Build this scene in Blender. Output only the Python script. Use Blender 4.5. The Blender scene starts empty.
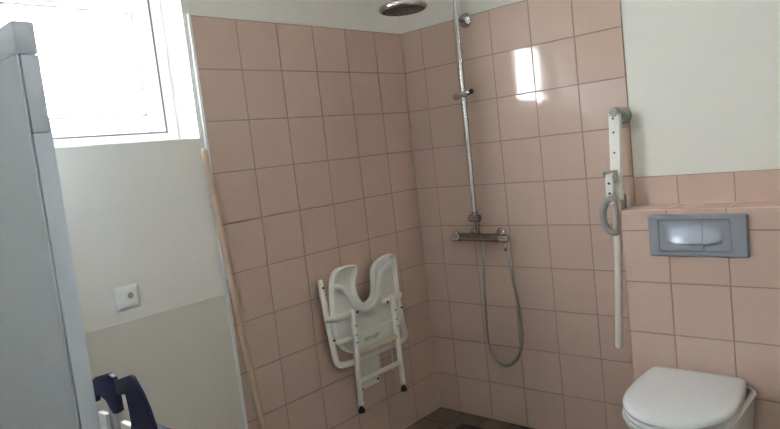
import bpy, bmesh, math, random
from mathutils import Vector, Matrix
random.seed(7)
S = bpy.context.scene
COL = S.collection
PI = math.pi

# ------------------------------------------------------------------ materials
def mat(name, color, rough=0.5, metal=0.0, vary=0.0, scale=8.0, bump=0.0, bscale=60.0, spec=0.5, coat=0.0, col2=None, detail=4.0):
    m = bpy.data.materials.new(name); m.use_nodes = True
    nt = m.node_tree; b = nt.nodes['Principled BSDF']
    b.inputs['Base Color'].default_value = (*color, 1)
    b.inputs['Roughness'].default_value = rough
    b.inputs['Metallic'].default_value = metal
    b.inputs['Specular IOR Level'].default_value = spec
    b.inputs['Coat Weight'].default_value = coat
    b.inputs['Coat Roughness'].default_value = 0.05
    tc = nt.nodes.new('ShaderNodeTexCoord')
    if vary or col2:
        n = nt.nodes.new('ShaderNodeTexNoise'); n.inputs['Scale'].default_value = scale
        n.inputs['Detail'].default_value = detail
        nt.links.new(tc.outputs['Object'], n.inputs['Vector'])
        mx = nt.nodes.new('ShaderNodeMix'); mx.data_type = 'RGBA'
        c2 = col2 or tuple(c * (1 - vary) for c in color)
        mx.inputs[6].default_value = (*color, 1); mx.inputs[7].default_value = (*c2, 1)
        nt.links.new(n.outputs['Fac'], mx.inputs[0])
        nt.links.new(mx.outputs[2], b.inputs['Base Color'])
    if bump:
        n2 = nt.nodes.new('ShaderNodeTexNoise'); n2.inputs['Scale'].default_value = bscale
        n2.inputs['Detail'].default_value = 2.0
        nt.links.new(tc.outputs['Object'], n2.inputs['Vector'])
        bp = nt.nodes.new('ShaderNodeBump'); bp.inputs['Strength'].default_value = bump
        bp.inputs['Distance'].default_value = 0.002
        nt.links.new(n2.outputs['Fac'], bp.inputs['Height'])
        nt.links.new(bp.outputs['Normal'], b.inputs['Normal'])
    return m

def srgb(r, g, b):
    f = lambda c: (c / 255 / 12.92) if c / 255 <= 0.04045 else ((c / 255 + 0.055) / 1.055) ** 2.4
    return (f(r), f(g), f(b))

M = {}
FILL_LAMP = 4.5  # glow strength of the added fill lamp
M['paint'] = mat('wall_paint', srgb(230, 229, 224), 0.55, vary=0.04, scale=2.5, bump=0.12, bscale=220)
M['paint_low'] = mat('wall_paint_lower', srgb(216, 213, 204), 0.5, vary=0.05, scale=3.0, bump=0.12, bscale=220)
M['ceiling'] = mat('ceiling_paint', srgb(232, 230, 222), 0.8, vary=0.03, scale=3)
M['grout'] = mat('tile_grout', srgb(164, 142, 131), 0.85, vary=0.15, scale=30)
M['floor_grout'] = mat('floor_grout', srgb(62, 56, 52), 0.9, vary=0.1, scale=30)
M['white_plastic'] = mat('white_plastic', srgb(234, 235, 232), 0.35, vary=0.03, scale=6)
M['white_enamel'] = mat('white_powder_coat', srgb(236, 235, 228), 0.3, vary=0.05, scale=20)
M['porcelain'] = mat('porcelain', srgb(224, 226, 228), 0.12, vary=0.02, scale=3, coat=0.3)
M['lid_plastic'] = mat('toilet_lid_plastic', srgb(216, 219, 223), 0.22, vary=0.02, scale=3)
M['chrome'] = mat('chrome', (0.62, 0.62, 0.62), 0.13, metal=1.0, vary=0.12, scale=25)
M['chrome_dull'] = mat('chrome_limescale', (0.36, 0.34, 0.33), 0.24, metal=1.0, vary=0.3, scale=40)
M['hose'] = mat('metal_hose', (0.50, 0.47, 0.45), 0.32, metal=1.0, vary=0.2, scale=60)
M['nozzle'] = mat('nozzle_plate', srgb(96, 90, 90), 0.5, vary=0.35, scale=130)
M['satin'] = mat('satin_silver_plastic', srgb(172, 178, 190), 0.3, metal=0.5, vary=0.05, scale=8)
M['satin_dark'] = mat('dark_gap', srgb(52, 56, 64), 0.6)
M['grey_plastic'] = mat('grey_plastic', srgb(164, 164, 160), 0.45, vary=0.08, scale=15)
M['rubber'] = mat('black_rubber', srgb(28, 26, 25), 0.6, vary=0.1, scale=20)
M['navy'] = mat('navy_plastic', srgb(28, 31, 66), 0.55, vary=0.1, scale=15, spec=0.25)
M['panel'] = mat('grey_laminate_haze', srgb(220, 232, 247), 0.45, vary=0.03, scale=4, bump=0.05, bscale=150)  # grey panel; bluish haze from the window is put into its colour
M['panel_gap'] = mat('panel_gap_seal', srgb(92, 100, 112), 0.8)
M['pvc'] = mat('white_pvc', srgb(236, 238, 240), 0.35, vary=0.02, scale=5)
M['gasket'] = mat('window_gasket', srgb(92, 98, 104), 0.6)
M['bead'] = mat('glazing_seal', srgb(205, 210, 214), 0.6)
M['wood'] = mat('beige_wood', srgb(208, 182, 160), 0.55, vary=0.2, scale=18)
M['cream'] = mat('cream_plastic', srgb(214, 204, 180), 0.45, vary=0.05, scale=12)
M['ink'] = mat('dark_print', srgb(70, 72, 76), 0.6)

def tile_mat(name, c1, c2, rough=0.1):
    """Glazed tile: each tile its own mesh island, colour drifts a little per island."""
    m = bpy.data.materials.new(name); m.use_nodes = True
    nt = m.node_tree; b = nt.nodes['Principled BSDF']
    b.inputs['Roughness'].default_value = rough; b.inputs['Specular IOR Level'].default_value = 0.4
    g = nt.nodes.new('ShaderNodeNewGeometry'); tc = nt.nodes.new('ShaderNodeTexCoord')
    n = nt.nodes.new('ShaderNodeTexNoise'); n.inputs['Scale'].default_value = 14; n.inputs['Detail'].default_value = 5
    nt.links.new(tc.outputs['Object'], n.inputs['Vector'])
    ad = nt.nodes.new('ShaderNodeMath'); ad.operation = 'ADD'
    h = nt.nodes.new('ShaderNodeMath'); h.operation = 'MULTIPLY'; h.inputs[1].default_value = 0.6
    nt.links.new(g.outputs['Random Per Island'], h.inputs[0])
    h2 = nt.nodes.new('ShaderNodeMath'); h2.operation = 'MULTIPLY'; h2.inputs[1].default_value = 0.5
    nt.links.new(n.outputs['Fac'], h2.inputs[0])
    nt.links.new(h.outputs[0], ad.inputs[0]); nt.links.new(h2.outputs[0], ad.inputs[1])
    mx = nt.nodes.new('ShaderNodeMix'); mx.data_type = 'RGBA'
    mx.inputs[6].default_value = (*c1, 1); mx.inputs[7].default_value = (*c2, 1)
    nt.links.new(ad.outputs[0], mx.inputs[0]); nt.links.new(mx.outputs[2], b.inputs['Base Color'])
    w = nt.nodes.new('ShaderNodeTexNoise'); w.inputs['Scale'].default_value = 16; w.inputs['Detail'].default_value = 1.0
    nt.links.new(tc.outputs['Object'], w.inputs['Vector'])
    bp = nt.nodes.new('ShaderNodeBump'); bp.inputs['Strength'].default_value = 0.10; bp.inputs['Distance'].default_value = 0.002
    nt.links.new(w.outputs['Fac'], bp.inputs['Height']); nt.links.new(bp.outputs['Normal'], b.inputs['Normal'])
    return m
M['tile'] = tile_mat('pink_glazed_tile', (.650, .490, .418), (.595, .438, .368), 0.07)
M['floor_tile'] = tile_mat('dark_floor_tile', srgb(104, 88, 78), srgb(88, 75, 67), 0.45)

def glass_mat():
    m = bpy.data.materials.new('window_glass'); m.use_nodes = True
    nt = m.node_tree; nt.nodes.remove(nt.nodes['Principled BSDF'])
    out = nt.nodes['Material Output']
    t = nt.nodes.new('ShaderNodeBsdfTransparent'); t.inputs[0].default_value = (0.95, 0.97, 0.97, 1)
    g = nt.nodes.new('ShaderNodeBsdfGlossy'); g.inputs['Roughness'].default_value = 0.02
    lw = nt.nodes.new('ShaderNodeLayerWeight'); lw.inputs[0].default_value = 0.5
    pw = nt.nodes.new('ShaderNodeMath'); pw.operation = 'POWER'; pw.inputs[1].default_value = 5.0
    nt.links.new(lw.outputs['Facing'], pw.inputs[0])
    f = nt.nodes.new('ShaderNodeMath'); f.operation = 'MULTIPLY_ADD'; f.inputs[1].default_value = 0.96; f.inputs[2].default_value = 0.04
    nt.links.new(pw.outputs[0], f.inputs[0])
    mx = nt.nodes.new('ShaderNodeMixShader')
    nt.links.new(f.outputs[0], mx.inputs[0]); nt.links.new(t.outputs[0], mx.inputs[1]); nt.links.new(g.outputs[0], mx.inputs[2])
    nt.links.new(mx.outputs[0], out.inputs[0])
    return m
M['glass'] = glass_mat()

# ------------------------------------------------------------------ mesh helpers
def obj(name, bm, material, parent=None, smooth=False):
    me = bpy.data.meshes.new(name)
    bmesh.ops.recalc_face_normals(bm, faces=bm.faces)
    if smooth:
        for f in bm.faces: f.smooth = True
        for e in bm.edges:
            if len(e.link_faces) == 2 and e.calc_face_angle(0) > math.radians(40): e.smooth = False
    bm.to_mesh(me); bm.free()
    for m in (material if isinstance(material, list) else [material]): me.materials.append(m)
    o = bpy.data.objects.new(name, me); COL.objects.link(o)
    if parent:
        o.parent = parent
        o.matrix_parent_inverse = Matrix.Translation(parent.location).inverted()
    return o

def thing(name, loc, label, cat, group=None):
    o = bpy.data.objects.new(name, None); COL.objects.link(o)
    o.location = loc; o.empty_display_size = 0.05
    o['label'] = label; o['category'] = cat
    if group: o['group'] = group
    return o

def tag(o, label, cat):
    o['label'] = label; o['category'] = cat; return o

def box(bm, lo, hi, bev=0.0, seg=2, mi=0):
    r = bmesh.ops.create_cube(bm, size=1.0)
    vs = r['verts']
    for v in vs:
        v.co = Vector([lo[i] + (v.co[i] + 0.5) * (hi[i] - lo[i]) for i in range(3)])
    fs = set(f for v in vs for f in v.link_faces)
    for f in fs: f.material_index = mi
    if bev:
        es = list(set(e for v in vs for e in v.link_edges))
        r2 = bmesh.ops.bevel(bm, geom=es, offset=bev, segments=seg, profile=0.5, affect='EDGES')
        for f in r2['faces']: f.material_index = mi
    return bm

def obox(bm, c, ux, uy, uz, h, bev=0.0, seg=2):
    """oriented box: centre c, axes ux,uy,uz (unit), half sizes h"""
    r = bmesh.ops.create_cube(bm, size=2.0); vs = r['verts']
    c, ux, uy, uz = Vector(c), Vector(ux).normalized(), Vector(uy).normalized(), Vector(uz).normalized()
    for v in vs:
        v.co = c + ux * v.co.x * h[0] + uy * v.co.y * h[1] + uz * v.co.z * h[2]
    if bev:
        es = list(set(e for v in vs for e in v.link_edges))
        bmesh.ops.bevel(bm, geom=es, offset=bev, segments=seg, profile=0.5, affect='EDGES')
    return bm

def smooth_path(pts, n=8, closed=False):
    P = [Vector(p) for p in pts]; out = []
    m = len(P)
    for i in range(m - 1):
        p0 = P[max(i - 1, 0)]; p1 = P[i]; p2 = P[i + 1]; p3 = P[min(i + 2, m - 1)]
        for k in range(n):
            t = k / n
            out.append(0.5 * ((2 * p1) + (p2 - p0) * t + (2 * p0 - 5 * p1 + 4 * p2 - p3) * t * t + (3 * p1 - p0 - 3 * p2 + p3) * t ** 3))
    out.append(P[-1]); return out

def round_path(pts, r=0.03, n=6):
    """polyline with circular-ish corner fillets"""
    P = [Vector(p) for p in pts]; out = [P[0]]
    for i in range(1, len(P) - 1):
        a, b, c = P[i - 1], P[i], P[i + 1]
        d1 = (a - b); d2 = (c - b)
        rr = min(r, d1.length * 0.49, d2.length * 0.49)
        s = b + d1.normalized() * rr; e = b + d2.normalized() * rr
        for k in range(n + 1):
            t = k / n
            out.append(s * (1 - t) ** 2 + b * 2 * t * (1 - t) + e * t * t)
    out.append(P[-1]); return out

def tube(bm, path, rad, seg=12, cap=True, dome=False, flat=None):
    """sweep a circle (or flattened profile) along a path; rad float or list"""
    P = [Vector(p) for p in path]
    n = len(P)
    R = rad if isinstance(rad, (list, tuple)) else [rad] * n
    if dome:
        d0 = (P[0] - P[1]).normalized(); d1 = (P[-1] - P[-2]).normalized()
        pre = [P[0] + d0 * R[0] * math.sin(a) for a in (PI / 2 * .98, PI / 3, PI / 6)]
        prr = [R[0] * math.cos(a) for a in (PI / 2 * .98, PI / 3, PI / 6)]
        post = [P[-1] + d1 * R[-1] * math.sin(a) for a in (PI / 6, PI / 3, PI / 2 * .98)]
        por = [R[-1] * math.cos(a) for a in (PI / 6, PI / 3, PI / 2 * .98)]
        P = pre + P + post; R = prr + list(R) + por; n = len(P)
    t0 = (P[1] - P[0]).normalized()
    up = Vector((0, 0, 1)) if abs(t0.z) < 0.9 else Vector((0, 1, 0))
    nrm = (up - t0 * up.dot(t0)).normalized()
    rings = []
    for i in range(n):
        if i == 0: t = (P[1] - P[0])
        elif i == n - 1: t = (P[-1] - P[-2])
        else: t = (P[i + 1] - P[i - 1])
        t.normalize()
        nrm = (nrm - t * nrm.dot(t)).normalized(); bi = t.cross(nrm)
        ring = []
        for k in range(seg):
            a = 2 * PI * k / seg
            fx, fy = (flat if flat else (1, 1))
            ring.append(bm.verts.new(P[i] + nrm * math.cos(a) * R[i] * fx + bi * math.sin(a) * R[i] * fy))
        rings.append(ring)
    for i in range(n - 1):
        for k in range(seg):
            bm.faces.new((rings[i][k], rings[i][(k + 1) % seg], rings[i + 1][(k + 1) % seg], rings[i + 1][k]))
    if cap:
        bm.faces.new(rings[0]); bm.faces.new(rings[-1])
    return bm

def lathe(bm, origin, axis, prof, seg=28):
    """prof: list of (distance along axis, radius)"""
    o = Vector(origin); a = Vector(axis).normalized()
    u = a.orthogonal().normalized(); v = a.cross(u)
    rings = []
    for d, r in prof:
        if r < 1e-6: rings.append([bm.verts.new(o + a * d)])
        else: rings.append([bm.verts.new(o + a * d + (u * math.cos(2 * PI * k / seg) + v * math.sin(2 * PI * k / seg)) * r) for k in range(seg)])
    for i in range(len(rings) - 1):
        A, B = rings[i], rings[i + 1]
        for k in range(seg):
            k2 = (k + 1) % seg
            if len(A) == 1 and len(B) == 1: continue
            if len(A) == 1: bm.faces.new((A[0], B[k2], B[k]))
            elif len(B) == 1: bm.faces.new((A[k], A[k2], B[0]))
            else: bm.faces.new((A[k], A[k2], B[k2], B[k]))
    for R in (rings[0], rings[-1]):
        if len(R) > 1: bm.faces.new(R)
    return bm

def loft(bm, rings, cap0=True, cap1=True):
    V = [[bm.verts.new(p) for p in r] for r in rings]
    n = len(V[0])
    for i in range(len(V) - 1):
        for k in range(n):
            bm.faces.new((V[i][k], V[i][(k + 1) % n], V[i + 1][(k + 1) % n], V[i + 1][k]))
    if cap0: bm.faces.new(V[0])
    if cap1: bm.faces.new(V[-1])
    return bm

def B(): return bmesh.new()

# ------------------------------------------------------------------ dimensions (metres)
T = 0.2                       # wall tile
RH = 0.19735                  # course height
ZT = 1.9735                   # top of the full-height tiling
OFF = 0.1284                  # cut tile in the corner of the back wall
XE = 1.1284                   # right edge of the full-height tiling
YE = -1.2                     # left edge of the tiling on the window wall
BOXD = 0.155                  # cistern boxing depth
BOXZ = 1.066                  # cistern boxing height
H = 2.55                      # ceiling
X1, Y1 = 2.60, -3.10          # right wall, near wall
PAINT = 0.007                 # paint sits this far behind the tile faces

# window opening
WY0, WY1, WZ0, WZ1 = -2.04, -1.228, 1.520, 2.115

# tile panels collected with their own (slightly uneven) normals
class Tiles:
    def __init__(self): self.v = []; self.f = []; self.n = []; self.mi = []
    def tile(self, o, u, v, w, h, n, tilt=(0, 0), depth=0.0018, inset=0.0014, gap=0.0017, mi=1):
        """o lower-left corner on the finished plane, u/v unit axes, n outward"""
        o, u, v, n = Vector(o), Vector(u), Vector(v), Vector(n)
        b = len(self.v)
        a0, a1, c0, c1 = gap, w - gap, gap, h - gap
        for (p, q, dd) in ((a0, c0, depth), (a1, c0, depth), (a1, c1, depth), (a0, c1, depth),
                           (a0 + inset, c0 + inset, 0), (a1 - inset, c0 + inset, 0), (a1 - inset, c1 - inset, 0), (a0 + inset, c1 - inset, 0)):
            self.v.append(o + u * p + v * q - n * dd)
        nn = (n + u * tilt[0] + v * tilt[1]).normalized()
        fl = u.cross(v).dot(n) > 0
        def add(idx, nr):
            idx = idx if fl else tuple(reversed(idx))
            self.f.append(tuple(b + i for i in idx)); self.n.append(nr); self.mi.append(mi)
        add((4, 5, 6, 7), nn)
        add((0, 1, 5, 4), (n - v).normalized()); add((1, 2, 6, 5), (n + u).normalized())
        add((2, 3, 7, 6), (n + v).normalized()); add((3, 0, 4, 7), (n - u).normalized())
    def boxes(self, lo, hi, mi):
        b = len(self.v)
        for z in (lo[2], hi[2]):
            for (x, y) in ((lo[0], lo[1]), (hi[0], lo[1]), (hi[0], hi[1]), (lo[0], hi[1])):
                self.v.append(Vector((x, y, z)))
        for idx, nr in (((3, 2, 1, 0), (0, 0, -1)), ((4, 5, 6, 7), (0, 0, 1)), ((0, 1, 5, 4), (0, -1, 0)),
                        ((1, 2, 6, 5), (1, 0, 0)), ((2, 3, 7, 6), (0, 1, 0)), ((3, 0, 4, 7), (-1, 0, 0))):
            self.f.append(tuple(b + i for i in idx)); self.n.append(Vector(nr)); self.mi.append(mi)
    def build(self, name, mats):
        me = bpy.data.meshes.new(name)
        me.from_pydata([tuple(p) for p in self.v], [], self.f)
        for m in mats: me.materials.append(m)
        for p, mi in zip(me.polygons, self.mi): p.material_index = mi; p.use_smooth = True
        ln = []
        for p, nr in zip(me.polygons, self.n): ln += [tuple(nr)] * len(p.vertices)
        me.normals_split_custom_set(ln)
        o = bpy.data.objects.new(name, me); COL.objects.link(o)
        o['kind'] = 'structure'
        return o

rt = lambda s=0.006: random.uniform(-s, s)
GZ = 0.0016   # grout depth

# ---- wall_left (window wall): slabs round the opening, tiles on its right end
W = Tiles()
mats = [M['paint'], M['tile'], M['grout'], M['paint_low']]
TH = 0.218
ZL = 0.918
W.boxes((-TH, Y1 - 0.1, 0), (-PAINT, YE, ZL), 3)                  # lower field, edge of old panelling
W.boxes((-TH, Y1 - 0.1, ZL), (-PAINT - 0.0025, YE, WZ0), 0)
W.boxes((-TH, Y1 - 0.1, WZ0), (-PAINT - 0.0025, WY0, WZ1), 0)
W.boxes((-TH, WY1, WZ0), (-PAINT - 0.0025, YE, WZ1), 0)
W.boxes((-TH, Y1 - 0.1, WZ1), (-PAINT - 0.0025, YE, H), 0)
W.boxes((-TH, YE, 0), (-PAINT, 0.15, H), 0)
W.boxes((-PAINT, YE, 0), (-GZ, 0.0, ZT + 0.001), 2)
for c in range(6):
    for r in range(10):
        W.tile((0, -T * (c + 1), ZT - RH * (r + 1)), (0, 1, 0), (0, 0, 1), T, RH, (1, 0, 0), (rt(), rt()))
W.build('wall_left', mats)

# ---- wall_back (shower wall)
W = Tiles()
W.boxes((-TH, PAINT, 0), (X1 + 0.1, 0.15, H), 0)
W.boxes((0, GZ, 0), (XE, PAINT, ZT + 0.001), 2)
W.boxes((XE, GZ, BOXZ - 0.05), (X1, PAINT, 1.1775), 2)
tw = 0.021
for r in range(10):
    z = ZT - RH * (r + 1)
    up = {0: 0.055, 1: -0.004, 2: -0.004}.get(r, 0.0)
    W.tile((0, 0, z), (1, 0, 0), (0, 0, 1), OFF, RH, (0, -1, 0), (tw + rt(), up + rt()))
    for c in range(5):
        W.tile((OFF + T * c, 0, z), (1, 0, 0), (0, 0, 1), T, RH, (0, -1, 0), (tw + rt(.004), up + rt(.004)))
x = XE
for x0, x1 in [(XE, 1.296)] + [(1.296 + 0.2 * k, min(1.496 + 0.2 * k, X1)) for k in range(7) if 1.296 + 0.2 * k < X1 - 0.01]:
    W.tile((x0, 0, BOXZ - 0.02), (1, 0, 0), (0, 0, 1), x1 - x0, 1.1775 - BOXZ + 0.02, (0, -1, 0), (rt(), rt()))
W.build('wall_back', mats)

# ---- wall_ledge: the tiled boxing over the cistern
W = Tiles()
W.boxes((XE + GZ, -BOXD + GZ, 0), (X1, 0.002, BOXZ - GZ), 2)
cols = [(XE, 1.300)] + [(1.300 + 0.2025 * k, min(1.5025 + 0.2025 * k, X1)) for k in range(7) if 1.300 + 0.2025 * k < X1 - 0.01]
rows = [(0.987, BOXZ), (0.7875, 0.987), (0.588, 0.7875), (0.385, 0.588), (0.185, 0.385), (0.0, 0.185)]
for x0, x1 in cols:
    for z0, z1 in rows:
        W.tile((x0, -BOXD, z0), (1, 0, 0), (0, 0, 1), x1 - x0, z1 - z0, (0, -1, 0), (rt(), rt()))
    W.tile((x0, -BOXD, BOXZ), (1, 0, 0), (0, 1, 0), x1 - x0, BOXD - 0.001, (0, 0, 1), (rt(), rt()))
for z0, z1 in rows:
    W.tile((XE, 0, z0), (0, -1, 0), (0, 0, 1), BOXD, z1 - z0, (-1, 0, 0), (rt(), rt()))
W.build('wall_ledge', mats)

# ---- floor, ceiling, the two walls behind the photographer
W = Tiles()
W.boxes((-TH, Y1 - 0.1, -0.1), (X1 + 0.1, 0.15, -0.0012), 0)
fs = 0.15
for i in range(int(X1 / fs) + 1):
    for j in range(int(-Y1 / fs) + 1):
        x1 = min((i + 1) * fs, X1); y0 = max(-(j + 1) * fs, Y1)
        if x1 - i * fs > 0.01 and -j * fs - y0 > 0.01:
            W.tile((i * fs, y0, 0), (1, 0, 0), (0, 1, 0), x1 - i * fs, -j * fs - y0, (0, 0, 1), (rt(.01), rt(.01)), 0.0018)
W.build('floor', [M['floor_grout'], M['floor_tile']])
bm = B(); box(bm, (-TH, Y1 - 0.1, H), (X1 + 0.1, 0.15, H + 0.1)); o = obj('ceiling', bm, M['ceiling']); o['kind'] = 'structure'
bm = B(); box(bm, (X1, Y1 - 0.1, 0), (X1 + 0.1, 0.0, H)); o = obj('wall_right', bm, M['paint']); o['kind'] = 'structure'
bm = B(); box(bm, (-0.01, Y1 - 0.1, 0), (X1, Y1, H)); o = obj('wall_front', bm, M['paint']); o['kind'] = 'structure'

# ---- white edging strip at the end of the tiles
bm = B(); box(bm, (-PAINT - 0.002, YE - 0.010, 0), (0.0015, YE + 0.001, ZT + 0.004), 0.001)
o = obj('trim_1', bm, M['pvc']); o['kind'] = 'structure'
# thin ridge on the painted wall
bm = B(); box(bm, (-PAINT - 0.004, Y1, ZL - 0.003), (-PAINT + 0.0012, YE - 0.011, ZL + 0.002), 0.0008)
o = obj('trim_2', bm, M['paint']); o['kind'] = 'structure'

# ------------------------------------------------------------------ window
FX = -0.147
def ring_frame(bm, x0, x1, y0, y1, z0, z1, w, bev=0.004):
    box(bm, (x0, y0, z0), (x1, y0 + w, z1), bev); box(bm, (x0, y1 - w, z0), (x1, y1, z1), bev)
    box(bm, (x0, y0 + w - .002, z0), (x1, y1 - w + .002, z0 + w), bev); box(bm, (x0, y0 + w - .002, z1 - w), (x1, y1 - w + .002, z1), bev)
bm = B(); ring_frame(bm, FX - 0.07, FX, WY0, WY1, WZ0, WZ1, 0.046)
win = obj('window_1', bm, M['pvc'], smooth=True); win['kind'] = 'structure'
bm = B(); ring_frame(bm, FX - 0.055, FX + 0.002, WY0 + 0.052, WY1 - 0.052, WZ0 + 0.040, WZ1 - 0.046, 0.062, 0.005)
sash = obj('window_sash', bm, M['pvc'], win, smooth=True)
bm = B(); ring_frame(bm, FX - 0.05, FX + 0.001, WY0 + 0.0455, WY1 - 0.0455, WZ0 + 0.0365, WZ1 - 0.0425, 0.008, 0)
obj('window_gasket', bm, M['gasket'], win)
gy0, gy1, gz0, gz1 = WY0 + 0.112, WY1 - 0.112, WZ0 + 0.102, WZ1 - 0.108
bm = B(); ring_frame(bm, FX - 0.03, FX - 0.012, gy0 - 0.006, gy1 + 0.006, gz0 - 0.006, gz1 + 0.006, 0.017, 0)
obj('glazing_bead', bm, M['bead'], sash)
bm = B(); box(bm, (FX - 0.024, gy0 - 0.003, gz0 - 0.003), (FX - 0.020, gy1 + 0.003, gz1 + 0.003))
obj('window_pane', bm, M['glass'], sash)

# ------------------------------------------------------------------ folded shower seat
ss = thing('shower_chair', (0.0, -0.55, 0.27), 'white folding shower chair hung folded up on the pink tiles left of the corner', 'shower chair')
# wall frame: U-shaped tube
bm = B()
tube(bm, round_path([(0.062, -0.790, 0.870), (0.062, -0.776, 0.735), (0.062, -0.752, 0.490), (0.062, -0.690, 0.474), (0.062, -0.500, 0.472),
                     (0.062, -0.335, 0.470), (0.062, -0.286, 0.480), (0.062, -0.300, 0.590), (0.062, -0.330, 0.840)], 0.045, 7), 0.0135, 14, dome=True)
wf = obj('wall_frame', bm, M['white_enamel'], ss, smooth=True)
for (y, z) in ((-0.787, 0.846), (-0.7625, 0.607), (-0.3285, 0.827), (-0.306, 0.637)):
    bm = B(); lathe(bm, (0.0745, y, z), (1, 0, 0), [(0, .0055), (0.003, .0055), (0.004, .003)], 12)
    obj('screw_cap', bm, M['ink'], wf, smooth=True)
# wall brackets behind
bm = B(); box(bm, (0.001, -0.595, 0.372), (0.0495, -0.470, 0.486), 0.004)
wp = obj('wall_plate', bm, M['white_plastic'], ss, smooth=True)
bm = B(); box(bm, (0.001, -0.590, 0.308), (0.022, -0.456, 0.336), 0.003); lo_br = obj('lower_bracket', bm, M['white_enamel'], ss, smooth=True)
for (y, z) in ((-0.580, 0.315), (-0.470, 0.328)):
    bm = B(); lathe(bm, (0.022, y, z), (1, 0, 0), [(0, .006), (0.004, .006), (0.005, .003)], 12); obj('bolt', bm, M['ink'], lo_br, smooth=True)

# seat shell: horseshoe with the commode cut-out at the top
HO = [(-0.762, 0.835), (-0.752, 0.872), (-0.735, 0.900), (-0.705, 0.915), (-0.660, 0.917), (-0.612, 0.912), (-0.600, 0.902),
      (-0.603, 0.880), (-0.618, 0.848), (-0.623, 0.815), (-0.615, 0.775), (-0.596, 0.744), (-0.568, 0.730), (-0.540, 0.733),
      (-0.518, 0.750), (-0.506, 0.785), (-0.502, 0.830), (-0.498, 0.860), (-0.482, 0.882), (-0.450, 0.900), (-0.405, 0.912),
      (-0.365, 0.914), (-0.347, 0.900), (-0.340, 0.865), (-0.340, 0.760), (-0.345, 0.660), (-0.352, 0.610), (-0.368, 0.570),
      (-0.400, 0.538), (-0.470, 0.519), (-0.550, 0.512), (-0.635, 0.517), (-0.695, 0.533), (-0.738, 0.568), (-0.762, 0.622), (-0.772, 0.680), (-0.768, 0.770)]
def resample(P, n):
    P = [Vector((p[0], p[1])) for p in P]; m = len(P); out = []
    for i in range(m):
        p0, p1, p2, p3 = P[i - 1], P[i], P[(i + 1) % m], P[(i + 2) % m]
        for k in range(n):
            t = k / n
            out.append(0.5 * ((2 * p1) + (p2 - p0) * t + (2 * p0 - 5 * p1 + 4 * p2 - p3) * t * t + (3 * p1 - p0 - 3 * p2 + p3) * t ** 3))
    return out
HO = resample(HO, 3)
def inset_poly(P, d):
    n = len(P); out = []
    for i in range(n):
        a, b = P[i - 1], P[(i + 1) % n]
        t = (b - a).normalized()
        out.append(P[i] + Vector((t.y, -t.x)) * d)
    return out
area = sum(HO[i - 1].x * HO[i].y - HO[i].x * HO[i - 1].y for i in range(len(HO)))
sg = -1 if area > 0 else 1
P3 = lambda P, x: [(x, p.x, p.y) for p in P]
bm = B()
ins = lambda d: inset_poly(HO, d * sg)
# inner side of the polygon; outer rim is a rolled lip towards the viewer, the inside a shallow dish
loft(bm, [P3(ins(0.010), 0.074), P3(ins(0.002), 0.078), P3(ins(0.0), 0.088), P3(ins(0.0), 0.104), P3(ins(0.0025), 0.108), P3(ins(0.007), 0.108), P3(ins(0.010), 0.104), P3(ins(0.011), 0.092), P3(ins(0.016), 0.087)])
shell = obj('seat', bm, M['white_plastic'], ss, smooth=True)
# rolled rim of the cut-out (doubled, a little inside) and front apron ridge
bm = B()
tube(bm, smooth_path([(0.094, -0.750, 0.842), (0.096, -0.722, 0.836), (0.098, -0.690, 0.818), (0.099, -0.660, 0.776), (0.099, -0.625, 0.728), (0.099, -0.580, 0.704),
                      (0.099, -0.530, 0.708), (0.099, -0.492, 0.740), (0.099, -0.470, 0.800), (0.098, -0.445, 0.842), (0.096, -0.405, 0.864), (0.094, -0.360, 0.872)], 6), 0.013, 12, dome=True)
obj('seat_rim', bm, M['white_plastic'], shell, smooth=True)
bm = B()   # apron across the front of the underside
ap = [(-0.735, 0.602), (-0.352, 0.608), (-0.368, 0.576), (-0.406, 0.549), (-0.470, 0.531), (-0.550, 0.524), (-0.632, 0.529), (-0.688, 0.545), (-0.724, 0.574)]
loft(bm, [[(0.086, y, z) for y, z in ap], [(0.103, y, z) for y, z in ap], [(0.107, y * 0.985 - 0.008, z * 0.985 + 0.008) for y, z in ap]])
apron = obj('seat_apron', bm, M['white_plastic'], shell, smooth=True)
def text(body, size, loc, parent, name, mtl):
    cu = bpy.data.curves.new(name, 'FONT'); cu.body = body; cu.size = size; cu.extrude = 0.0006; cu.align_x = 'CENTER'
    t = bpy.data.objects.new(name, cu); COL.objects.link(t)
    dg = bpy.context.evaluated_depsgraph_get()
    me = bpy.data.meshes.new_from_object(t.evaluated_get(dg))
    bpy.data.objects.remove(t)
    me.transform(Matrix(((0, 0, 1, loc[0]), (1, 0, 0, loc[1]), (0, 1, 0, loc[2]), (0, 0, 0, 1))))
    me.materials.clear(); me.materials.append(mtl)
    o = bpy.data.objects.new(name, me); COL.objects.link(o)
    o.parent = parent; 
    o.matrix_parent_inverse = Matrix.Translation(parent.location).inverted()
    return o

# pivot arms from the wall frame over the seat
for pts in ([(0.068, -0.778, 0.703), (0.110, -0.765, 0.706), (0.124, -0.664, 0.714)], [(0.068, -0.316, 0.708), (0.110, -0.345, 0.710), (0.124, -0.466, 0.708)]):
    bm = B(); tube(bm, round_path(pts, 0.025, 6), 0.0145, 14, dome=True)
    a = obj('pivot_arm', bm, M['white_enamel'], ss, smooth=True)
    e = Vector(pts[-1])
    bm = B(); lathe(bm, (e.x + 0.0135, e.y, e.z), (1, 0, 0), [(0, .006), (0.003, .006), (0.004, .003)], 12)
    obj('screw_cap', bm, M['ink'], a, smooth=True)
# small stubs lower down
bm = B(); tube(bm, [(0.118, -0.780, 0.610), (0.118, -0.700, 0.606)], 0.011, 12, dome=True); obj('stub', bm, M['white_enamel'], ss, smooth=True)
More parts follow.
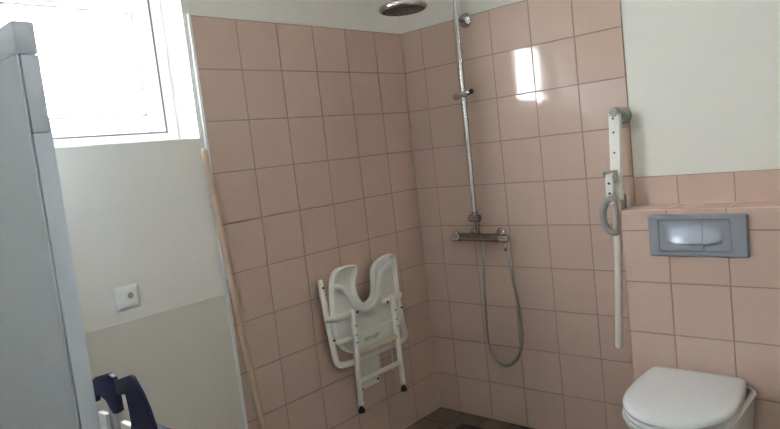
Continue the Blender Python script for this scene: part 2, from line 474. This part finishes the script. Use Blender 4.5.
# folding legs
for pts, foot in (([(0.130, -0.684, 0.722), (0.130, -0.690, 0.520), (0.128, -0.698, 0.322)], (0.128, -0.698, 0.322)),
                  ([(0.130, -0.424, 0.722), (0.130, -0.418, 0.520), (0.128, -0.412, 0.318)], (0.128, -0.412, 0.318))):
    bm = B(); tube(bm, pts, 0.0125, 14, dome=True); lg = obj('leg', bm, M['white_enamel'], ss, smooth=True)
    bm = B(); lathe(bm, (foot[0], foot[1], foot[2] - 0.006), (0, 0, -1), [(0, .0135), (0.003, .0145), (0.012, .0145), (.013, .013)], 18); obj('leg_collar', bm, M['white_enamel'], lg, smooth=True)
    bm = B(); lathe(bm, (foot[0], foot[1], foot[2] - 0.018), (0, 0, -1), [(0, .006), (0.014, .007), (0.018, .013), (0.032, .0165), (0.035, .014)], 18); obj('rubber_foot', bm, M['rubber'], lg, smooth=True)
    for z in (0.660, 0.618, 0.585):
        yy = foot[1] + (pts[0][1] - foot[1]) * (z - foot[2]) / (pts[0][2] - foot[2])
        bm = B(); lathe(bm, (0.1415, yy, z), (1, 0, 0), [(0, .004), (0.002, .004), (0.003, .002)], 10); obj('rivet', bm, M['ink'], lg, smooth=True)
bm = B(); tube(bm, [(0.126, -0.690, 0.530), (0.126, -0.418, 0.534)], 0.0135, 14); obj('crossbar', bm, M['cream'], ss, smooth=True)
bm = B(); tube(bm, [(0.128, -0.690, 0.408), (0.128, -0.413, 0.406)], 0.011, 14); obj('crossbar', bm, M['white_enamel'], ss, smooth=True)
bm = B(); tube(bm, smooth_path([(0.112, -0.446, 0.600), (0.114, -0.448, 0.520), (0.113, -0.450, 0.440), (0.112, -0.452, 0.375)], 4), 0.003, 8); obj('strap_rod', bm, M['white_enamel'], ss, smooth=True)
text('DO I LIFT', 0.024, (0.1068, -0.560, 0.560), apron, 'lettering', M['ink'])
text('____', 0.012, (0.1068, -0.530, 0.553), apron, 'lettering_line', M['ink'])

# ------------------------------------------------------------------ shower set
sh = thing('shower_set', (0.40, 0.0, 0.94), 'chrome thermostatic shower with tall riser pipe, round rain head and hanging hose', 'shower')
RY = -0.070
bm = B(); tube(bm, [(0.391, RY, 1.062), (0.394, RY, 1.30), (0.397, RY, 1.62)], 0.0125, 16); rl = obj('riser_pipe', bm, M['chrome'], sh, smooth=True)
bm = B(); tube(bm, [(0.397, RY, 1.60), (0.400, RY, 1.99)], 0.0115, 16); obj('riser_pipe', bm, M['chrome'], sh, smooth=True)
bm = B(); lathe(bm, (0.400, RY, 1.955), (0, 0, 1), [(0, .0145), (0.03, .0145), (0.032, .012)], 20); obj('collar', bm, M['chrome'], sh, smooth=True)
bm = B(); tube(bm, round_path([(0.400, RY, 1.985), (0.401, RY, 2.23), (0.401, RY - 0.06, 2.285), (0.401, -0.385, 2.285), (0.401, -0.448, 2.24), (0.401, -0.448, 2.00)], 0.09, 10), 0.0095, 16)
obj('shower_arm', bm, M['chrome'], sh, smooth=True)
HC = (0.401, -0.448, 1.962)
bm = B(); lathe(bm, HC, (0, 0, 1), [(0.0, .092), (0.002, .097), (0.008, .101), (0.016, .102), (0.021, .100), (0.025, .090), (0.030, .050), (0.036, .022), (0.052, .017), (0.056, .012)], 48)
hd = obj('shower_head', bm, M['chrome'], sh, smooth=True)
bm = B(); lathe(bm, (HC[0], HC[1], HC[2] - 0.0015), (0, 0, 1), [(0, .089), (0.002, .0925)], 48)
np_ = obj('nozzle_plate', bm, M['nozzle'], hd, smooth=True)
bm = B()
for ring, n in ((0.02, 6), (0.04, 12), (0.06, 18), (0.08, 24)):
    for k in range(n):
        a = 2 * PI * k / n
        lathe(bm, (HC[0] + ring * math.cos(a), HC[1] + ring * math.sin(a), HC[2] - 0.0012), (0, 0, -1), [(0, .0024), (0.002, .0016)], 6)
obj('nozzles', bm, M['rubber'], hd)
bm = B(); lathe(bm, (0.402, 0, 1.955), (0, -1, 0), [(0, .033), (0.004, .034), (0.010, .031), (0.014, .017), (0.020, .0095), (0.052, .0085), (0.060, .010)], 28)
obj('wall_mount', bm, M['chrome'], sh, smooth=True)
# hand shower slider (no hand shower on it)
bm = B(); tube(bm, [(0.360, RY - 0.012, 1.606), (0.440, RY - 0.012, 1.619)], 0.0135, 16, dome=True); lathe(bm, (0.396, RY, 1.592), (0, 0, 1), [(0, .0135), (0.002, .016), (0.034, .016), (0.036, .0135)], 20)
sl = obj('slider', bm, M['chrome'], sh, smooth=True)
bm = B(); lathe(bm, (0.446, RY - 0.012, 1.6200), (1, 0, 0.18), [(0, .012), (0.008, .0125), (0.011, .010)], 18); obj('slider_knob', bm, M['rubber'], sl, smooth=True)
# diverter and mixer
bm = B(); lathe(bm, (0.360, RY, 1.034), (1, 0, 0), [(0, .011), (0.002, .016), (0.022, .018), (0.026, .0165), (0.034, .0165), (0.038, .018), (0.058, .016), (0.060, .011)], 26)
lathe(bm, (0.392, RY, 1.020), (0, 0, 1), [(0, .017), (0.030, .0175), (0.038, .015), (0.046, .0145)], 22)
obj('diverter', bm, M['chrome_dull'], sh, smooth=True)
bm = B(); lathe(bm, (0.399, RY, 0.945), (0, 0, 1), [(0, .010), (0.04, .010), (0.05, .012), (0.078, .012)], 18); obj('riser_stub', bm, M['chrome_dull'], sh, smooth=True)
bm = B(); tube(bm, [(0.300, RY - 0.006, 0.942), (0.525, RY - 0.006, 0.938)], 0.0165, 22); mb = obj('mixer_body', bm, M['chrome_dull'], sh, smooth=True)
for x in (0.338, 0.488):
    bm = B(); lathe(bm, (x, 0, 0.946), (0, -1, 0), [(0, .030), (0.006, .031), (0.014, .026), (0.020, .016), (0.066, .015)], 26); obj('wall_rosette', bm, M['chrome'], sh, smooth=True)
for x, d in ((0.302, -1), (0.523, 1)):
    bm = B(); lathe(bm, (x, RY - 0.006, 0.942 if d < 0 else 0.938), (d, 0, 0), [(0, .0175), (0.004, .0190), (0.030, .0190), (0.034, .0200), (0.044, .0190), (0.048, .014)], 26)
    k = obj('mixer_knob', bm, M['chrome'], sh, smooth=True)
    bm = B(); obox(bm, (x + d * 0.022, RY - 0.010, 0.966), (1, 0, 0), (0, 1, 0), (0, 0, 1), (0.014, 0.006, 0.010), 0.004); obj('knob_lever', bm, M['chrome'], k, smooth=True)
bm = B(); tube(bm, [(0.300, RY - 0.001, 0.958), (0.525, RY - 0.001, 0.954)], 0.006, 10, flat=(1, 2.2)); obj('mixer_ridge', bm, M['chrome_dull'], mb, smooth=True)
bm = B()
hp = smooth_path([(0.545, -0.074, 0.922), (0.552, -0.070, 0.860), (0.561, -0.064, 0.742), (0.577, -0.060, 0.601), (0.578, -0.058, 0.458), (0.538, -0.058, 0.360), (0.471, -0.060, 0.321),
                  (0.413, -0.062, 0.352), (0.389, -0.063, 0.440), (0.399, -0.066, 0.636), (0.410, -0.070, 0.783), (0.420, -0.075, 0.925)], 40)
tube(bm, hp, [0.0078 if i % 4 < 2 else 0.0070 for i in range(len(hp))], 12)
obj('shower_hose', bm, M['hose'], sh, smooth=True)
bm = B(); lathe(bm, (0.545, -0.074, 0.920), (0.06, 0.02, -1), [(0, .010), (0.012, .0115), (0.034, .0105), (0.040, .008)], 18); obj('hose_nut', bm, M['chrome'], sh, smooth=True)

# ------------------------------------------------------------------ hanging support rail with roll holder
gr = thing('grab_rail', (1.08, 0.0, 0.50), 'white folding support rail with grey loop, hanging on the tile edge beside the cistern', 'grab rail')
bm = B(); lathe(bm, (1.108, 0, 1.428), (0, -1, 0), [(0, .033), (0.004, .0345), (0.014, .0345), (0.019, .031), (0.022, .022), (0.036, .019), (0.045, .019)], 30)
obj('wall_flange', bm, M['grey_plastic'], gr, smooth=True)
# upper flat bar, hung from the flange
def bar(bm, a, b, w, d, bev=0.004):
    a, b = Vector(a), Vector(b); uz = (b - a).normalized(); ux = Vector((1, 0, 0)); ux = (ux - uz * ux.dot(uz)).normalized(); uy = uz.cross(ux)
    obox(bm, (a + b) / 2, ux, uy, uz, (w / 2, d / 2, (b - a).length / 2), bev)
bm = B(); bar(bm, (1.098, -0.062, 1.432), (1.0855, -0.068, 1.105), 0.026, 0.024, 0.008)
ub = obj('upper_bar', bm, M['white_enamel'], gr, smooth=True)
bm = B(); lathe(bm, (1.099, -0.044, 1.446), (0, -1, 0), [(0, .017), (0.004, .019), (0.03, .019), (0.034, .016)], 20); obj('bar_cap', bm, M['grey_plastic'], ub, smooth=True)
for z in (1.420, 1.366, 1.286):
    xx = 1.098 - 0.0125 * (1.432 - z) / 0.327
    bm = B(); lathe(bm, (xx - 0.002, -0.0755, z), (0, -1, 0), [(0, .0042), (0.0015, .0042), (0.003, .002)], 12); obj('screw_cap', bm, M['ink'], ub, smooth=True)
# square clip
bm = B(); CX, CZ = 1.0735, 1.198
box(bm, (CX - .024, -.112, CZ - .008), (CX - .017, -.080, CZ + .020), .002); box(bm, (CX - .024, -.112, CZ + .013), (CX + .026, -.080, CZ + .020), .002); box(bm, (CX + .020, -.112, CZ - .030), (CX + .026, -.080, CZ + .020), .002)
obj('clip', bm, M['grey_plastic'], gr, smooth=True)
bm = B(); bar(bm, (1.0745, -0.100, 1.200), (1.070, -0.098, 1.090), 0.020, 0.020, 0.005); lk = obj('locking_link', bm, M['white_enamel'], gr, smooth=True)
for z in (1.168, 1.128):
    bm = B(); lathe(bm, (1.073, -0.1095, z), (0, -1, 0), [(0, .005), (0.0015, .005), (0.003, .003)], 12); obj('screw_cap', bm, M['ink'], lk, smooth=True)
# lower round tube
bm = B(); tube(bm, [(1.082, -0.066, 1.12), (1.068, -0.076, 0.80), (1.050, -0.086, 0.497)], [0.0150, 0.0150, 0.0145], 18, dome=True)
obj('lower_tube', bm, M['white_enamel'], gr, smooth=True)
bm = B(); tube(bm, [(1.101, -0.045, 1.11), (1.093, -0.045, 0.70)], 0.010, 12, dome=True); obj('rear_strut', bm, M['grey_plastic'], gr, smooth=True)
# grey half-ring loop
bm = B(); tube(bm, smooth_path([(1.088, -0.100, 1.112), (1.060, -0.102, 1.100), (1.040, -0.104, 1.065), (1.036, -0.104, 1.025), (1.046, -0.104, 0.992), (1.066, -0.102, 0.972), (1.083, -0.100, 0.970)], 8), 0.0135, 14, dome=True, flat=(1, 1.25))
tube(bm, smooth_path([(1.086, -0.100, 1.110), (1.090, -0.099, 1.060), (1.088, -0.099, 1.010), (1.083, -0.100, 0.972)], 6), 0.009, 12)
obj('loop_handle', bm, M['grey_plastic'], gr, smooth=True)
# little wall hook under it
bm = B(); loft(bm, [[(1.084 + u, -0.001, z) for u, z in ((0.0, .76), (.024, .76), (.024, .70), (.020, .66), (0.004, .69))], [(1.086 + u * .8, -0.038, z) for u, z in ((0.0, .74), (.022, .74), (.022, .69), (.020, .665), (0.006, .69))]])
obj('wall_hook', bm, M['chrome_dull'], gr)

# ------------------------------------------------------------------ flush plate
fp = thing('flush_plate', (1.402, -BOXD, 0.97), 'wide silver grey dual flush plate on the tiled boxing above the toilet', 'flush plate')
yF = -BOXD - 0.014
bm = B(); px0, px1, pz0, pz1 = 1.234, 1.571, 0.892, 1.047
def rrect(x0, x1, z0, z1, r, n=5):
    out = []
    for cx, cz, a0 in ((x1 - r, z1 - r, 0), (x0 + r, z1 - r, 90), (x0 + r, z0 + r, 180), (x1 - r, z0 + r, 270)):
        for k in range(n + 1):
            a = math.radians(a0 + 90 * k / n); out.append((cx + r * math.cos(a), cz + r * math.sin(a)))
    return out
o1 = lambda r_, y: [(x, y, z) for x, z in r_]
bx0, bx1, bz0, bz1 = 1.272, 1.517, 0.9105, 1.0285
loft(bm, [o1(rrect(px0, px1, pz0, pz1, .008), -BOXD + .001), o1(rrect(px0, px1, pz0, pz1, .008), yF + .006), o1(rrect(px0 + .005, px1 - .005, pz0 + .005, pz1 - .005, .006), yF),
          o1(rrect(bx0, bx1, bz0, bz1, .003), yF), o1(rrect(bx0, bx1, bz0, bz1, .003), yF + .013)], cap0=True, cap1=False)
obj('plate_frame', bm, M['satin'], fp, smooth=True)
bm = B(); box(bm, (bx0 - .002, yF + .0130, bz0 - .002), (bx1 + .002, yF + .0138, bz1 + .002)); obj('gap_backing', bm, M['satin_dark'], fp)
def button(x0, x1, cx0, cx1, name, label):
    """push plate with a crescent scoop: the upper part bulges forward to a lip, below the lip it drops back"""
    bm = B(); nx = 40; V = []
    zl = 0.949; lo, hi = bz0 + .003, bz1 - .003
    fr = [('b', t / 8) for t in range(9)] + [('t', t / 14) for t in range(15)]
    nz = len(fr) - 1
    for side, t in fr:
        row = []
        for i in range(nx + 1):
            x = x0 + (x1 - x0) * i / nx
            s = max(0.0, 1 - ((x - (cx0 + cx1) / 2) / ((cx1 - cx0) / 2)) ** 2) ** .8
            lip = zl + 0.004 - 0.010 * s
            if side == 'b': z = lo + (lip - .0008 - lo) * t; d = -0.012 * s * t ** 3
            else: z = lip + (hi - lip) * t; d = 0.020 * s * max(0, 1 - t * 1.05) ** 1.5
            row.append(bm.verts.new((x, yF + .001 - d, z)))
        V.append(row)
    for j in range(nz):
        for i in range(nx): bm.faces.new((V[j][i], V[j][i + 1], V[j + 1][i + 1], V[j + 1][i]))
    bd = [e for e in bm.edges if len(e.link_faces) == 1]
    r = bmesh.ops.extrude_edge_only(bm, edges=bd)
    for v in [g for g in r['geom'] if isinstance(g, bmesh.types.BMVert)]: v.co.y = yF + .014
    b = obj(name, bm, M['satin'], fp, smooth=True); b['label'] = label
xs = 1.4265
button(bx0 + .0025, xs - .0012, 1.300, 1.470, 'flush_button', 'larger left flush button')
button(xs + .0012, bx1 - .0025, 1.388, 1.488, 'flush_button', 'smaller right flush button')

# ------------------------------------------------------------------ toilet
TX = 1.398
to = thing('toilet', (TX, -BOXD, 0.0), 'white toilet with closed lid under the silver flush plate', 'toilet')
def dshape(w, yb, yf, ys, rb, n=56):
    """half-width w, back yb, front yf, straight sides end at ys, back corner radius rb; x relative to TX"""
    out = []
    for k in range(n + 1):                       # front half-ellipse, right to left
        a = PI * k / n
        c, s = math.cos(a), math.sin(a)
        e = 0.88
        out.append((TX + w * math.copysign(abs(c) ** e, c), ys - (ys - yf) * abs(s) ** e))
    for k in range(7):
        a = PI - (PI / 2) * k / 6
        out.append((TX - w + rb + rb * math.cos(a), yb - rb + rb * math.sin(a)))
    for k in range(7):
        a = PI / 2 - (PI / 2) * k / 6
        out.append((TX + w - rb + rb * math.cos(a), yb - rb + rb * math.sin(a)))
    return out
LID = [(0, -.672), (.045, -.667), (.088, -.645), (.120, -.614), (.146, -.575), (.164, -.530), (.174, -.480), (.1765, -.430), (.176, -.370), (.173, -.310), (.167, -.250),
       (.163, -.215), (.155, -.197), (.140, -.190), (.070, -.188)]
LID = LID + [(-x, y) for x, y in reversed(LID) if x > 0]
LIDP = resample([(1.383 + x + (-y - .19) * .070, y) for x, y in LID], 3)   # the lid sits slightly askew
LIDC = Vector((1.400, -.43))
def ds(dw, z):
    k = 1 + dw / .176
    return [(LIDC.x + (p.x - LIDC.x) * k, LIDC.y + (p.y - LIDC.y) * k, z) for p in LIDP]
bm = B()
loft(bm, [ds(-.004, .443), ds(0, .446), ds(.001, .455), ds(-.003, .462), ds(-.012, .4665), ds(-.035, .4695), ds(-.075, .471), ds(-.12, .4715)])
obj('lid', bm, M['lid_plastic'], to, smooth=True)
bm = B()
loft(bm, [ds(-.006, .422), ds(-.001, .425), ds(.000, .434), ds(-.004, .4405), ds(-.02, .4415)])
obj('seat', bm, M['lid_plastic'], to, smooth=True)
bm = B()
loft(bm, [[(x, min(y, -BOXD - .001), z) for x, y in dshape(w, yb, yf, ys, rb)] for (w, yb, yf, ys, rb, z) in (
    (.118, -.1555, -.44, -.27, .03, -.0095), (.118, -.1555, -.44, -.27, .03, .020), (.122, -.1555, -.45, -.27, .03, .120), (.150, -.1555, -.53, -.32, .03, .230), (.162, -.1555, -.60, -.37, .03, .320),
    (.172, -.1555, -.640, -.40, .05, .385), (.177, -.1555, -.652, -.41, .05, .408), (.178, -.1555, -.653, -.41, .05, .414), (.175, -.1555, -.650, -.41, .05, .419), (.165, -.165, -.635, -.40, .05, .4205))])
obj('bowl', bm, M['porcelain'], to, smooth=True)
bm = B()  # raised deck behind the lid
loft(bm, [[(x, y, z) for x, y in ((TX - .150 + d, -.1555), (TX + .150 - d, -.1555), (TX + .162 - d, -.165), (TX + .167 - d, -.190), (TX + .172 - d, -.330), (TX + .150, -.350), (TX - .150, -.350), (TX - .172 + d, -.330), (TX - .167 + d, -.190), (TX - .162 + d, -.165))] for d, z in ((.004, .385), (0, .414), (.006, .4205))])
obj('deck', bm, M['porcelain'], to, smooth=True)
for sx in (-0.08, 0.08):
    bm = B(); tube(bm, [(TX + sx - .022, -.176, .436), (TX + sx + .022, -.176, .436)], 0.009, 14); lathe(bm, (TX + sx, -.172, .420), (0, 0, 1), [(0, .013), (.02, .010)], 14)
    obj('hinge', bm, M['lid_plastic'], to, smooth=True)
for ch in to.children:
    ch.location.z += 0.010

# ------------------------------------------------------------------ wall outlet
so = thing('wall_outlet', (-PAINT, -1.593, 0.959), 'square white wall outlet with round grey centre on the painted wall below the window', 'outlet')
x0 = -PAINT - .0025
bm = B(); sq = lambda h, x: [(x, -1.594 + y, 0.998 + z) for y, z in rrect(-h, h, -h, h, .004)]
loft(bm, [sq(.041, x0), sq(.041, x0 + .004), sq(.040, x0 + .007), sq(.030, x0 + .015), sq(.029, x0 + .0155)])
obj('cover_plate', bm, M['white_plastic'], so, smooth=True)
bm = B(); lathe(bm, (x0 + .015, -1.589, 1.006), (1, 0, 0), [(0, .0165), (.004, .0165), (.0065, .0145), (.0065, .0105), (.003, .0100)], 28); rg = obj('socket_ring', bm, M['white_plastic'], so, smooth=True)
bm = B(); lathe(bm, (x0 + .0155, -1.589, 1.006), (1, 0, 0), [(0, .0105), (.0045, .0105), (.006, .006), (.006, .0)], 22); obj('socket_core', bm, M['grey_plastic'], so, smooth=True)

# ------------------------------------------------------------------ wooden stick leaning in front of the tile edge
bm = B(); tube(bm, [(0.130, -1.085, 0.012), (0.034, -1.150, 0.36), (0.024, -1.185, 0.80), (0.016, -1.233, 1.470)], [0.0125, .0125, .0125, .0115], 14, dome=True)
tag(obj('wooden_stick', bm, M['wood'], smooth=True), 'long thin beige stick leaning on the wall along the left edge of the tiles', 'stick')

# ------------------------------------------------------------------ grey partition panel at the left
PX, PY0, PY1, PZ = 0.727, -2.0770, -2.0345, 1.733
pt = thing('partition_screen', (0.36, -2.059, 0.0), 'tall pale grey panel with a grooved end post, standing left of the window', 'partition')
ZC = 1.668; ZN = 1.508
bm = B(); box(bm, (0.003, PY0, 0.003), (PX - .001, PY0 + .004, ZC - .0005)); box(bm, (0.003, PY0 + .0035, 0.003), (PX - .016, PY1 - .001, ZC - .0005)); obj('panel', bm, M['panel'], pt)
bm = B(); box(bm, (PX - .0165, PY0 + .004, .003), (PX - .011, PY1 - .003, ZC - .0003)); obj('groove_backing', bm, M['panel_gap'], pt)
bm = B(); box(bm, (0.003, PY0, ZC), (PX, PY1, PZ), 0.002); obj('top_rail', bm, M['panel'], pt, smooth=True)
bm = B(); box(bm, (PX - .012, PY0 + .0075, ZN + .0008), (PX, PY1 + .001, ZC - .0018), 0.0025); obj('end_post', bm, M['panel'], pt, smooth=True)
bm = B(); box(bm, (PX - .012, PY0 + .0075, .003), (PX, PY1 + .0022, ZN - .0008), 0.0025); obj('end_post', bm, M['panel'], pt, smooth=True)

# ------------------------------------------------------------------ walking aid behind the panel
NY = -1.982
wk = thing('walking_aid', (0.66, NY, 0.0), 'navy blue plastic hand grip on a white frame behind the grey panel, bottom left', 'walking aid')
def plate(name, prof, y0, y1, m, bev=.003):
    bm = B()
    loft(bm, [[(x, y0, z) for x, z in prof], [(x, y1, z) for x, z in prof]])
    es = [e for e in bm.edges if abs(e.verts[0].co.y - e.verts[1].co.y) < 1e-6]
    bmesh.ops.bevel(bm, geom=es, offset=bev, segments=2, profile=.5, affect='EDGES')
    return obj(name, bm, m, wk, smooth=True)
gb = plate('grip_block', [(0.6155, 0.944), (0.6453, 0.9528), (0.7323, 0.9774), (0.7486, 0.9729), (0.7543, 0.9617), (0.7586, 0.8978), (0.7436, 0.8897), (0.7231, 0.8845), (0.7136, 0.8953), (0.6971, 0.9138), (0.672, 0.9215), (0.6471, 0.9183), (0.6415, 0.8983), (0.5938, 0.8847)], -2.000, -1.988, M['navy'])
bm = B()
for k in range(5):
    x = 0.6453 + .001 + 0.0174 * (k + .5); z = 0.9528 + 0.0049 * (k + .5)
    obox(bm, (x, -1.994, z), (1, 0, .26), (0, 1, 0), (-.26, 0, 1), (.0032, .0050, .003), .0012)
obj('grip_ridges', bm, M['navy'], gb, smooth=True)
plate('handle_arm', [(0.747, 0.9639), (0.8307, 0.9904), (0.842, 0.9874), (0.872, 0.957), (0.8902, 0.929), (0.9019, 0.8927), (0.9088, 0.8569), (0.7972, 0.8266), (0.8034, 0.8799), (0.8031, 0.9044), (0.7999, 0.9464), (0.7403, 0.93)], -1.999, -1.990, M['navy'])
bm = B(); box(bm, (0.8043, -2.004, 0.8124), (0.9226, -1.960, 0.8752), .005); obj('clamp', bm, M['navy'], wk, smooth=True)
bm = B(); box(bm, (0.6101, -1.988, .03), (0.6503, -1.976, 0.8644), .002); obj('frame_tube', bm, M['white_enamel'], wk, smooth=True)
bm = B(); box(bm, (0.6513, -1.980, .03), (0.6716, -1.966, 0.8877), .002); obj('frame_tube', bm, M['grey_plastic'], wk, smooth=True)
bm = B(); box(bm, (0.7145, -1.985, .03), (0.7591, -1.972, 0.8599), .002); obj('frame_tube', bm, M['white_enamel'], wk, smooth=True)
bm = B(); box(bm, (0.6101, -1.9865, .12), (0.7591, -1.975, .14), .002); obj('crossbar', bm, M['white_enamel'], wk, smooth=True)
bm = B(); box(bm, (0.6061, -1.994, .002), (0.6756, -1.962, .035), .004); obj('rubber_foot', bm, M['rubber'], wk, smooth=True)
bm = B(); box(bm, (0.7105, -1.994, .002), (0.7631, -1.962, .035), .004); obj('rubber_foot', bm, M['rubber'], wk, smooth=True)

# ------------------------------------------------------------------ floor drain in the shower corner
fd = thing('floor_drain', (0.30, -0.19, 0.0), 'dark square drain grate in the floor below the shower', 'drain')
bm = B(); box(bm, (.225, -.265, .0002), (.375, -.115, .004), .0015); obj('grate_frame', bm, M['rubber'], fd)

# ------------------------------------------------------------------ daylight
wd = bpy.data.worlds.new('overcast_sky'); S.world = wd; wd.use_nodes = True
nt = wd.node_tree; bg = nt.nodes['Background']
bg.inputs[0].default_value = (0.97, 0.98, 0.98, 1); bg.inputs[1].default_value = 60.0

# ------------------------------------------------------------------ unseen fill lamp, added to brighten the window wall and the panel
def emis(name, col, st):
    m = bpy.data.materials.new(name); m.use_nodes = True
    b = m.node_tree.nodes['Principled BSDF']; b.inputs['Base Color'].default_value = (.8, .8, .8, 1)
    b.inputs['Emission Color'].default_value = (*col, 1); b.inputs['Emission Strength'].default_value = st
    return m
LX, LY = 0.95, -2.30
lp = thing('fill_lamp', (LX, LY, H), 'added fill lamp on the ceiling out of view, round with opal shade', 'lamp')
bm = B(); lathe(bm, (LX, LY, H), (0, 0, -1), [(0, .17), (.025, .17), (.028, .165)], 40); obj('fill_lamp_base', bm, M['white_enamel'], lp, smooth=True)
bm = B(); lathe(bm, (LX, LY, H - .028), (0, 0, -1), [(0, .19), (.02, .205), (.05, .195), (.075, .15), (.09, .08), (.094, 0)], 40); obj('fill_lamp_shade', bm, emis('fill_lamp_glow', (.96, .98, 1.0), FILL_LAMP), lp, smooth=True)

# ------------------------------------------------------------------ camera
cam = bpy.data.cameras.new('camera'); co = bpy.data.objects.new('camera', cam); COL.objects.link(co)
cam.sensor_fit = 'HORIZONTAL'; cam.sensor_width = 36.0; cam.lens = 645.194 / 780 * 36.0
cam.clip_start = 0.02
r0 = Vector((0.74191126, 0.66106469, -0.11207657)); r1 = Vector((-0.01902927, -0.14632707, -0.98905322)); r2 = Vector((-0.670228, 0.73592246, -0.09598213))
R = Matrix((r0, -r1, -r2)).transposed().to_4x4()
co.matrix_world = Matrix.Translation((2.139, -2.579, 1.389)) @ R
S.camera = co

S.view_settings.view_transform = 'Standard'; S.view_settings.look = 'None'
S.view_settings.exposure = -0.06; S.view_settings.gamma = 1.0; S.view_settings.use_curve_mapping = False
S.cycles.max_bounces = 16; S.cycles.diffuse_bounces = 10; S.cycles.glossy_bounces = 6
S.cycles.use_denoising = True; S.cycles.caustics_reflective = False
S.cycles.sample_clamp_indirect = 0.0
